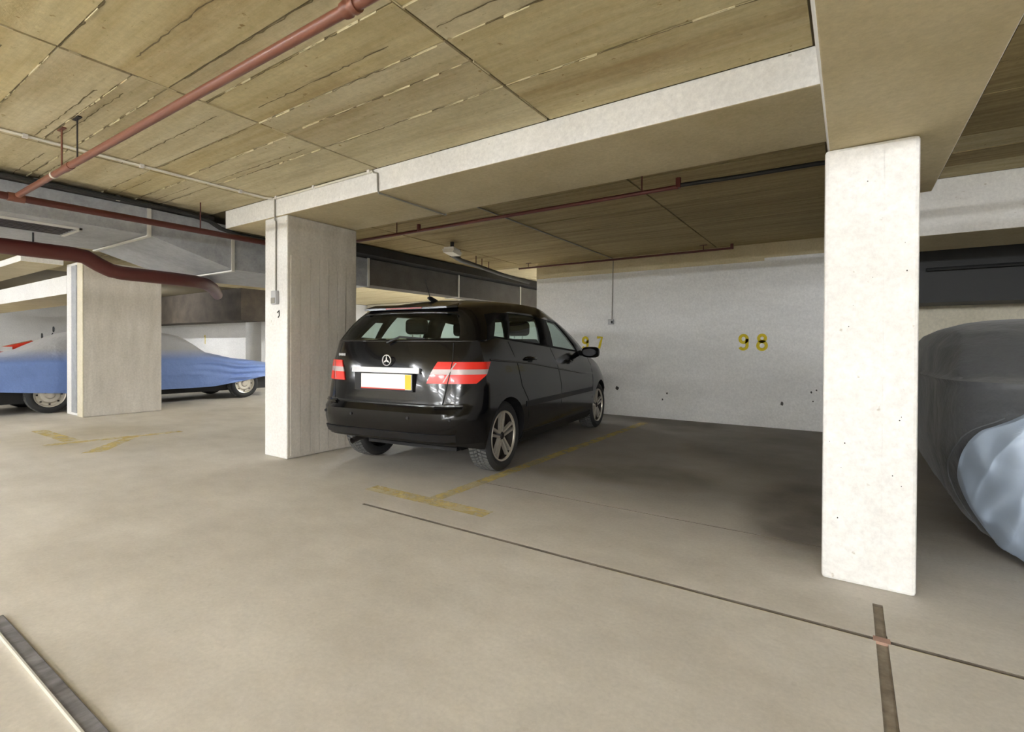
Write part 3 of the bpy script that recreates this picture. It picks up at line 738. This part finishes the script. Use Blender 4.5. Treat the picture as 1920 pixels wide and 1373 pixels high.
# roof spoiler with high brake light, antenna
MB().prism([(-.46, -.405, 1.440), (.46, -.405, 1.440), (.52, -.33, 1.450), (.48, -.24, 1.482), (-.48, -.24, 1.482), (-.52, -.33, 1.450)], (0, 0, .016)).build('roof_spoiler', 'paint', car, 40)
MB().box((-.20, -.412, 1.443), (.20, -.402, 1.455)).build('high_brake_lamp', 'lampdark', car)
an = MB().tube([(0, .08, 1.545), (0, .0, 1.572), (0, -.04, 1.575)], [.028, .022, .012], 8).build('antenna', 'plastic', car, 40)
MB().tube([(0, -.01, 1.575), (0, -.03, 1.62), (0, -.10, 1.76)], [.006, .004, .0025], 6).build('rod', 'dark', an)

def patch(name, fu0, fu1, zs, mat, off=.006, nu=10, sd=1, parent=car, thick=True):
    rows = [[surf(lerp(fu0(z), fu1(z), i / nu), z, off, sd) for i in range(nu + 1)] for z in zs]
    b = MB().grid(rows)
    if thick:
        back = [[surf(lerp(fu0(z), fu1(z), i / nu), z, -.004, sd) for i in range(nu + 1)] for z in zs]
        for e in (0, -1): b.grid([rows[e], back[e]])
        b.grid([[r[0] for r in rows], [r[0] for r in back]]); b.grid([[r[-1] for r in rows], [r[-1] for r in back]])
    return b.build(name, mat, parent, 50)
def zl(a, b, n=4): return [lerp(a, b, i / n) for i in range(n + 1)]
# tail lamps: red lens with a clear band
U = lambda x: x / .845
li = lambda z: U(interp([(.81, .44), (.90, .475), (.985, .53)], z))
lo = lambda z: interp([(.81, .935), (.84, .965), (.90, 1.02), (.985, US(-.31))], z)
for sd in (1, -1):
    t = patch('tail_lamp', li, lo, zl(.81, .884, 4), 'lampred', sd=sd, nu=18, off=.008)
    patch('clear_band', li, lo, zl(.8845, .925, 3), 'lampclear', sd=sd, nu=18, parent=t, off=.007)
    patch('upper_lens', li, lo, zl(.9255, .985, 4), 'lampred', sd=sd, nu=18, parent=t, off=.008)
    # vertical ribs that divide the lens, seam between lid and wing
    patch('seam', lambda z: U(interp([(.63, .575), (.81, .605), (1.0, .645), (1.15, .66)], z)), lambda z: U(interp([(.63, .575), (.81, .605), (1.0, .645), (1.15, .66)], z)) + .008, zl(.64, 1.14, 10), 'seam', .009, 1, sd, thick=False)
    for k in (.36,):
        patch('lens_rib', lambda z, k=k: lerp(li(z), lo(z), k), lambda z, k=k: lerp(li(z), lo(z), k) + .012, zl(.82, .975, 5), 'lampclear', .0095, 1, sd, thick=False, parent=t)
    # bumper corner shelf
    patch('bumper_step', lambda z: U(.52), lambda z: U(.72), zl(.615, .642, 2), 'paint', .012, 6, sd)
# chrome strip, number plate
patch('chrome_strip', lambda z: 0, lambda z: U(.375), zl(.885, .93, 2), 'silver', .022, 6); patch('chrome_strip', lambda z: 0, lambda z: U(.345), zl(.885, .93, 2), 'silver', .022, 6, -1)
MB().box((-.30, -.693, .735), (.33, -.66, .885)).build('plate_recess', 'plastic', car)
pl = MB().box((-.215, -.706, .752), (.325, -.6935, .880)).build('number_plate', 'plate', car); bevel(pl, .004)
MB().box((.262, -.7085, .757), (.322, -.7062, .877)).build('yellow_end', 'plateyellow', pl)
MB().box((-.212, -.7085, .7525), (.262, -.7062, .761)).build('red_edge', 'platered', pl)
# three-pointed star in a ring
em = MB()
cx, cz, R_ = .035, .992, .044
em.tube([(cx + R_ * math.cos(t), -.668 - .0, cz + R_ * math.sin(t)) for t in [2 * math.pi * i / 28 for i in range(29)]], .0055, 6, False)
for k in range(3):
    a = math.pi / 2 + k * 2 * math.pi / 3; d = Vector((math.cos(a), 0, math.sin(a))); n = Vector((-d.z, 0, d.x)); c = Vector((cx, -.666, cz))
    em.prism([c + n * .010, c + d * R_, c - n * .010], (0, -.006, 0))
em.build('star_emblem', 'chrome', car, 40)
bd = MB()
for i, (a, h) in enumerate(((-.60, .022), (-.575, .018), (-.555, .022), (-.533, .020), (-.51, .022))):
    p = surf(U(-a), 1.035, .006, -1); bd.box((p.x - .008, p.y - .003, 1.035 - h / 2), (p.x + .008, p.y + .004, 1.035 + h / 2))
bd.build('model_badge', 'chrome', car)
# wiper, lid lower seam, bumper details
MB().tube([(0, -.625, 1.14), (.12, -.605, 1.19), (.38, -.60, 1.175)], [.012, .009, .005], 6).build('rear_wiper', 'plastic', car)
for sd in (1, -1):
    patch('lid_seam', lambda z: 0, lambda z: U(.575), [.634, .644], 'seam', .004, 8, sd, thick=False)
    patch('bumper_insert', lambda z: 0, lambda z: U(.70), zl(.35, .405, 3), 'plastic', .010, 10, sd)
    for x in (.30, .66): 
        p = surf(U(x), .53, .002, sd); MB().lathe([(-.004, .0), (-.004, .012), (.004, .013)], 12).build('parking_sensor', 'plastic', car).matrix_local = Matrix.Translation(p) @ Matrix.Rotation(math.pi / 2, 4, 'Z')
MB().tube([(-.40, -.25, .29), (-.40, -.52, .285), (-.40, -.62, .265)], .026, 12, False).build('exhaust_pipe', 'darkmetal', car, 50)
MB().box((-.5, -.3, .2), (.5, .3, .3)).build('rear_axle', 'plastic', car)
# side: mouldings, seams, handles, crease
for sd in (1, -1):
    patch('side_moulding', lambda z: US(.36), lambda z: US(2.36), zl(.545, .595, 2), 'plastic', .010, 24, sd)
    patch('sill_trim', lambda z: US(.36), lambda z: US(2.38), zl(.20, .30, 2), 'plastic', .006, 20, sd)
    cr = lambda y: interp([(-.3, 1.0), (.5, .95), (1.9, .80), (2.4, .77)], y)
    rows = [[surf(US(y), cr(y) + dz, o_, sd) for y in [-.3 + .1 * i for i in range(28)]] for dz, o_ in ((.008, .001), (.004, .005), (-.002, .005), (-.007, .001))]
    MB().grid(rows).build('waist_crease', 'paint', car, 20)
    for pts in ([(.10, 1.16), (.20, .95), (.26, .75), (.40, .60), (.45, .32)], [(1.10, 1.10), (1.20, .9), (1.26, .7), (1.27, .32)], [(2.30, 1.03), (2.38, .9), (2.40, .7), (2.36, .45)]):
        rows = []
        for i in range(len(pts) - 1):
            for t in (0, .5): rows.append([surf(US(lerp(pts[i][0], pts[i + 1][0], t) + d), lerp(pts[i][1], pts[i + 1][1], t), .002, sd) for d in (-.004, .004)])
        rows.append([surf(US(pts[-1][0] + d), pts[-1][1], .002, sd) for d in (-.004, .004)])
        MB().grid(rows).build('door_seam', 'seam', car)
    for y, z_ in ((.49, 1.0), (1.54, .95)):
        p = surf(US(y), z_, .0, 1)
        MB().tube([(sd * (p.x - .005), y - .10, z_), (sd * (p.x + .035), y - .07, z_ + .002), (sd * (p.x + .035), y + .07, z_ - .004), (sd * (p.x - .005), y + .09, z_ - .004)], .014, 8).build('door_handle', 'paint', car, 50)
        patch('handle_cup', lambda z: US(y - .06), lambda z: US(y + .05), zl(z_ - .035, z_ + .02, 2), 'seam', .001, 3, sd, thick=False)
    # wing mirror
    mb_ = MB(); ring = []
    c = Vector((.97, 1.92, 1.050))
    prof = [(0, .0), (.015, .72), (.04, .95), (.08, 1.0), (.12, .85), (.15, .5), (.16, .02)]
    rows = []
    for dy, s in prof:
        rows.append([(sd * (c.x + .11 * s * (abs(math.cos(t)) ** .6) * (1 if math.cos(t) > 0 else -1)), c.y + dy - .04, c.z + .068 * s * (abs(math.sin(t)) ** .6) * (1 if math.sin(t) > 0 else -1)) for t in [2 * math.pi * i / 20 for i in range(21)]])
    mo = mb_.grid(rows).build('wing_mirror', 'paint', car, 50)
    MB().prism([(sd * (c.x + .085 * math.cos(t)), c.y - .0345, c.z + .047 * math.sin(t)) for t in [2 * math.pi * i / 16 for i in range(16)]], (0, -.004, 0)).build('mirror_glass', 'mirror', mo)
    MB().tube([(sd * .80, 2.02, 1.04), (sd * .90, 1.97, 1.03)], [.035, .028], 8).build('mirror_arm', 'plastic', mo)
    # head lamp
    patch('head_lamp', lambda z: 1 + YS1 - YS0 + .02, lambda z: 1 + YS1 - YS0 + .45, zl(.60, .74, 3), 'lampclear', .006, 8, sd)
# seats seen through the glass
def seat(x, y, rear=False):
    w_ = .21 if rear else .23
    rows = [[(x + w_ * s * (1 - .12 * k), y - .06 + .10 * k + (.03 if abs(s) > .8 else 0), .8 + .42 * k) for s in (-1, -.6, 0, .6, 1)] for k in (0, .4, .8, 1)]
    b = MB(); b.box((x - w_, y - .06, .7), (x + w_, y + .06, 1.20 if not rear else 1.17)); o = b.build('seat_back', 'seat', car); bevel(o, .04, 3)
    hb = MB().box((x - .135, y - .06, 1.235), (x + .135, y + .03, 1.40)).build('headrest', 'seat', car); bevel(hb, .045, 3)
    for s in (-.05, .05): MB().tube([(x + s, y - .02, 1.15), (x + s, y - .02, 1.26)], .006, 6).build('headrest_post', 'silver', car)
for sx in (-.37, .37): seat(sx, .28, True); seat(sx, 1.18)
MB().lathe([(-.014, .175), (0, .189), (.014, .175), (0, .161)], 24, (0, 0, 0), 'z', True).build('steering_wheel', 'plastic', car, 60).matrix_local = Matrix.Translation((-.37, 1.72, 1.05)) @ Matrix.Rotation(math.radians(65), 4, 'X')
MB().tube([(0, 1.78, 1.43), (0, 1.70, 1.40)], .01, 6).box((-.12, 1.68, 1.36), (.12, 1.71, 1.42)).build('rear_view_mirror', 'plastic', car)

# wheels
def wheel(parent, x, y, sd, Rt=.315, wd=.205, rim=.226, alloy=True, n=96):
    # tyre, outer side at +x
    b = MB(); h = wd / 2
    prof = [(h - .012, rim - .004), (h + .004, rim + .018), (h + .010, lerp(rim, Rt, .5)), (h - .002, Rt - .022), (h - .022, Rt - .005)]
    tread = [(h - .022, Rt - .005), (h - .05, Rt), (.02, Rt + .001), (0, Rt + .001), (-.02, Rt + .001), (-h + .05, Rt), (-h + .022, Rt - .005)]
    back = [(-h + .022, Rt - .005), (-h + .002, Rt - .022), (-h - .010, lerp(rim, Rt, .5)), (-h, rim - .004)]
    b.lathe(prof, n); b.cur = 0; b.lathe(back, n); w_ = b.build('wheel', 'tyre', parent, 40); w_.location = (x, y, Rt); w_.rotation_euler = (0, 0, 0 if sd > 0 else math.pi)
    # block tread: slanted grooves
    tb = MB(); k = 0; nb = 56
    for i in range(nb):
        for half in (1, -1):
            a0 = 2 * math.pi * (i + (.0 if half > 0 else .5)) / nb; da = 2 * math.pi / nb * .62
            for j, (xa, xb) in enumerate(((.004, .034), (.040, h - .020))):
                sk = lambda xx: .10 * (xx / h)
                P = []
                for rr in (Rt - .012, Rt + .0005):
                    for (xx, aa) in ((xa, a0 + sk(xa)), (xb, a0 + sk(xb)), (xb, a0 + da + sk(xb)), (xa, a0 + da + sk(xa))):
                        r2 = rr - (.005 if xx > h - .03 else 0); P.append((half * xx, r2 * math.cos(aa), r2 * math.sin(aa)))
                q = len(tb.v); tb.v += P
                for f in ((4, 5, 6, 7), (0, 1, 5, 4), (1, 2, 6, 5), (2, 3, 7, 6), (3, 0, 4, 7)): tb.face(q + z_ for z_ in f)
    tb.build('tread', 'tread', w_)
    MB().lathe([(h - .02, Rt - .010), (-h + .02, Rt - .010)], 48).build('tyre_core', 'tyre', w_, 60)
    if alloy:
        rb = MB().lathe([(h - .010, rim), (h + .002, rim - .004), (h - .004, rim - .014), (h - .016, rim - .018)], 48); r = rb.build('rim', 'alloy', w_, 40)
        MB().lathe([(h - .016, rim - .018), (h - .06, rim - .022), (-h, rim - .022)], 40).build('rim_barrel', 'alloydark', w_, 40)
        MB().lathe([(h - .075, .0), (h - .075, rim - .02)], 32).build('brake_disc', 'alloydark', w_)
        for s in range(5):
            a = math.radians(90 + 72 * s); d = Vector((0, math.cos(a), math.sin(a))); nn = Vector((0, -math.sin(a), math.cos(a)))
            for k in (-1, 1):
                p0 = d * .030 + nn * k * .017; p1 = d * (rim - .012) + nn * k * .030
                pts = [Vector((h - .022, 0, 0)) + p0 + nn * .009, Vector((h - .022, 0, 0)) + p0 - nn * .009, Vector((h - .010, 0, 0)) + p1 - nn * .012, Vector((h - .010, 0, 0)) + p1 + nn * .012]
                MB().prism(pts, (-.03, 0, 0)).build('spoke', 'alloy', w_)
        MB().lathe([(h - .012, .0), (h - .012, .024), (h - .024, .036), (h - .06, .05)], 20).build('hub_cap', 'alloydark', w_, 40)
    else:
        rb = MB().lathe([(h - .010, rim), (h, rim - .004), (h - .006, rim - .018), (h - .035, rim - .03), (h - .04, rim - .06), (h - .014, rim - .085), (h - .018, .07), (h + .004, .055), (h + .01, .0)], 32); r = rb.build('rim', 'alloy', w_, 40)
        for i in range(8):
            a = 2 * math.pi * i / 8; MB().box((h - .04, (rim - .05) * math.cos(a) - .012, (rim - .05) * math.sin(a) - .012), (h - .03, (rim - .05) * math.cos(a) + .012, (rim - .05) * math.sin(a) + .012)).build('slot', 'alloydark', w_)
    return w_
for y in (0, 2.778):
    for sd in (1, -1): wheel(car, sd * .705, y, sd)


# ------------------------------------------------------------------ covered cars
from mathutils import noise as mn
def sgnpow(v, e): return (abs(v) ** e) * (1 if v >= 0 else -1)
class Cover:      # draped cover: rounded plan outline for every height
    def __init__(s, cx, A, Y0, Y1, n, hem, wr): s.cx, s.A, s.Y0, s.Y1, s.n, s.hem, s.wr = cx, A, Y0, Y1, n, hem, wr
    def pt(s, z, th, off=0):
        a = interp(s.A, z) + off; y0 = interp(s.Y0, z) - off; y1 = interp(s.Y1, z) + off; cy = (y0 + y1) / 2; b = (y1 - y0) / 2
        c, sn = math.cos(th), math.sin(th); x = s.cx + a * sgnpow(c, 2 / s.n); y = cy + b * sgnpow(sn, 2 / s.n)
        d = s.wr(x, y, z); h = s.hem(x, y)
        return Vector((x + c * d, y + sn * d, max(z, h) if z < h + .15 else z))
    def mesh(s, zs, N, cap_z):
        rows = [[s.pt(z, 2 * math.pi * i / N) for i in range(N + 1)] for z in zs]
        b = MB().grid(rows); top = rows[-1]; cx = sum(p.x for p in top[:-1]) / N; cy = sum(p.y for p in top[:-1]) / N
        r2 = [[p.lerp(Vector((cx, cy, p.z)), k) + Vector((0, 0, (cap_z - p.z) * (1 - (1 - k) ** 2))) for p in top] for k in (0, .35, .7, .97)]
        b.grid(r2)
        k = len(b.v); b.v.append((cx, cy, cap_z)); last = k - (N + 1)
        for i in range(N): b.face((last + i, last + i + 1, k))
        return b
def zsamp(a, b, n): return [lerp(a, b, i / n) for i in range(n + 1)]
def nz(x, y, z, s=1): return mn.noise(Vector((x, y, z)) * s)
# blue and grey cover over the long car in the far left bay
hemt = [(1.0, .45), (2.06, .38), (2.84, .31), (4.24, .275), (5.14, .28), (5.6, .34), (6.23, .435), (7.0, .45)]
def bw(x, y, z):
    fold = .030 * math.sin(52 * z + 4 * (y - 5) + 3 * nz(x, y, z, 1.5)) * max(0, 1 - abs(y - 5.7) / 1.1) * (1 if .35 < z < .9 else 0)
    return fold + .035 * nz(x * .7, y * 1.2, z * 2.2, 1.3) + .012 * nz(x, y * 3, z * 6)
blue = Cover(-11.55, [(.25, .84), (.6, .87), (.82, .85), (.92, .76), (1.05, .69), (1.2, .63), (1.34, .55), (1.40, .42)],
             [(.3, .9), (.7, .85), (.82, 1.05), (.90, 1.7), (.95, 2.2), (1.03, 2.45), (1.14, 2.65), (1.31, 3.0), (1.40, 3.3)],
             [(.3, 7.0), (.5, 7.05), (.68, 6.85), (.78, 6.2), (.84, 5.75), (.97, 5.2), (1.14, 4.95), (1.29, 4.7), (1.34, 4.5), (1.40, 4.15)], 5, lambda x, y: interp(hemt, y), bw)
o = blue.mesh([.26, .32, .38, .44] + zsamp(.5, 1.40, 44), 240, 1.43).build('car_cover', 'bluecover', None, 60)
tag(o, 'blue and grey cloth cover draped over the car behind the broad grey pillar', 'car cover')
oc = empty('parked_car', (-11.55, 2.65, 0), 'car with steel wheels showing below the blue cover', 'car')
ub = MB(); ub.box((-.62, -1.3, .17), (.62, 3.9, .5)); ub.build('underbody', 'dark', oc); ub2 = MB().box((-.5, .3, .5), (.5, 1.5, 1.2)).build('cabin', 'dark', oc)
for y in (0, 3.17):
    for sd in (1, -1): wheel(oc, sd * .70, y, sd, .30, .18, .205, False, 40)
# charcoal cover over the car right of the tall pillar, with a silvery blue end panel
def gw(x, y, z):
    d = .030 * nz(x * 1.3, y * 1.3, z * 1.3, 1.5) + .02 * (.5 - abs(nz(x * 2.5 + z, y * 2.5, z * 1.2, 1.6))) + .008 * nz(x * 6, y * 6, z * 3)
    if y < 4.6 and .95 < z < 1.25: d += .035 * max(0, 1 - abs(x - .56 - (z - .95) * .25) / .05)
    d += .022 * max(0, 1 - abs(z - .93) / .025) * (1 if y < 5 else 0)
    return d
grey = Cover(1.33, [(.03, .70), (.2, .80), (.5, .875), (.9, .885), (1.12, .86), (1.22, .79), (1.285, .68), (1.31, .55)],
             [(.03, 3.44), (.3, 3.38), (.6, 3.36), (.78, 3.42), (.93, 3.58), (.97, 3.72), (1.1, 3.95), (1.22, 4.18), (1.285, 4.4), (1.31, 4.6)],
             [(.03, 6.9), (.5, 7.0), (.9, 6.9), (1.2, 6.5), (1.31, 6.1)], 5, lambda x, y: .10 if y > 3.9 else lerp(.02, .10, max(0, (y - 3.5) / .4)), gw)
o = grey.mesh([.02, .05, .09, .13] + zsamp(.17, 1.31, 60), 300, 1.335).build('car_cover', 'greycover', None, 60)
tag(o, 'charcoal grey cover over the car right of the tall white pillar', 'car cover')
XL = [(.02, .70), (.18, .585), (.3, .53), (.435, .505), (.55, .515), (.689, .56), (.765, .66), (.79, .80)]
def XS(z): return sum(interp(XL, z + d) for d in (-.08, -.06, -.04, -.02, 0, .02, .04, .06, .08)) / 9
def theta_for(z, X):
    lo_, hi_ = math.pi, 1.5 * math.pi
    for _ in range(40):
        m_ = (lo_ + hi_) / 2
        if grey.pt(z, m_, .012).x < X: lo_ = m_
        else: hi_ = m_
    return (lo_ + hi_) / 2
rows = []
for z_ in zsamp(.02, .79, 60):
    t0 = theta_for(z_, XS(z_)); t1 = 2 * math.pi - (t0 - math.pi); row = []
    for i in range(300):
        th = lerp(t0, t1, i / 299); p = grey.pt(z_, th, .012); e = min(1, i / 6)
        fold = .016 * math.sin(58 * p.x - 9 * z_ + 5 * nz(p.x, 0, z_, 3)) * (1.15 - z_) + .022 * (1 - abs(math.sin(24 * p.x - 5 * z_ + 3 * nz(p.x, 3, z_, 2)))) ** 2 + .05 * nz(p.x * 2.2, 0, z_ * 1.6, 2) + .03 * abs(nz(p.x * 2 + z_, 1, z_ * 2 - p.x, 2.2))
        p.y -= e * (fold + .012); row.append(p)
    rows.append(row)
MB().grid(rows).build('end_panel', 'panel', o, 60)
sp_ = [grey.pt(z_, theta_for(z_, XS(z_) - .03), .004) for z_ in zsamp(.10, .76, 24)]
MB().tube(sp_, .004, 6).build('seam_piping', 'piping', o, 60)
# red motorcycle behind the blue cover
mc = empty('motorcycle', (-13.25, 2.70, 0), 'red motorcycle with black mirrors half hidden behind the blue cover', 'motorcycle')
for y in (-.75, .62):
    MB().lathe([(-.06, .22), (-.065, .27), (0, .315), (.065, .27), (.06, .22)], 28, (0, y, .315), 'x', True).build('tyre', 'tyre', mc, 50)
    MB().lathe([(-.03, .22), (.03, .22), (.02, .19), (-.02, .19)], 28, (0, y, .315), 'x', True).build('rim', 'alloy', mc, 50)
MB().tube([(0, -.85, .85), (0, -.4, .86), (0, 0, .95), (0, .3, 1.03), (0, .48, 1.0)], [.05, .12, .16, .17, .08], 14).build('tank', 'moto_red', mc, 60)
MB().tube([(0, .2, .55), (0, .45, .75), (0, .62, .95), (0, .66, 1.08)], [.16, .2, .17, .06], 14).build('fairing', 'moto_red', mc, 60)
MB().tube([(0, -.95, .95), (0, -.55, .93), (0, -.15, .95)], [.08, .13, .1], 12).build('seat', 'dark', mc, 60)
MB().box((-.17, -.25, .98), (.17, -.02, 1.07)).build('side_cover', 'moto_white', mc)
MB().box((-.13, -.35, .3), (.13, .3, .7)).build('engine', 'darkmetal', mc)
for sx in (-.09, .09): MB().tube([(sx, .62, .315), (sx, .42, 1.0)], .022, 8).build('fork', 'galvlight', mc)
MB().tube([(-.36, .36, 1.08), (-.15, .46, 1.10), (.15, .46, 1.10), (.36, .36, 1.08)], .014, 8).build('handlebar', 'dark', mc)
for sx in (-1, 1):
    mi = MB().tube([(sx * .26, .42, 1.10), (sx * .30, .48, 1.18 + .03 * sx), (sx * .33, .52, 1.28 + .06 * sx)], .010, 6).build('mirror_stalk', 'dark', mc)
    MB().lathe([(-.02, 0), (-.018, .05), (0, .06), (.012, .03), (.014, 0)], 14).build('mirror', 'dark', mi).matrix_local = Matrix.Translation((sx * .36, .53, 1.35 + .06 * sx)) @ Matrix.Rotation(math.radians(80), 4, 'Z') @ Matrix.Scale(1.4, 4, (0, 1, 0))
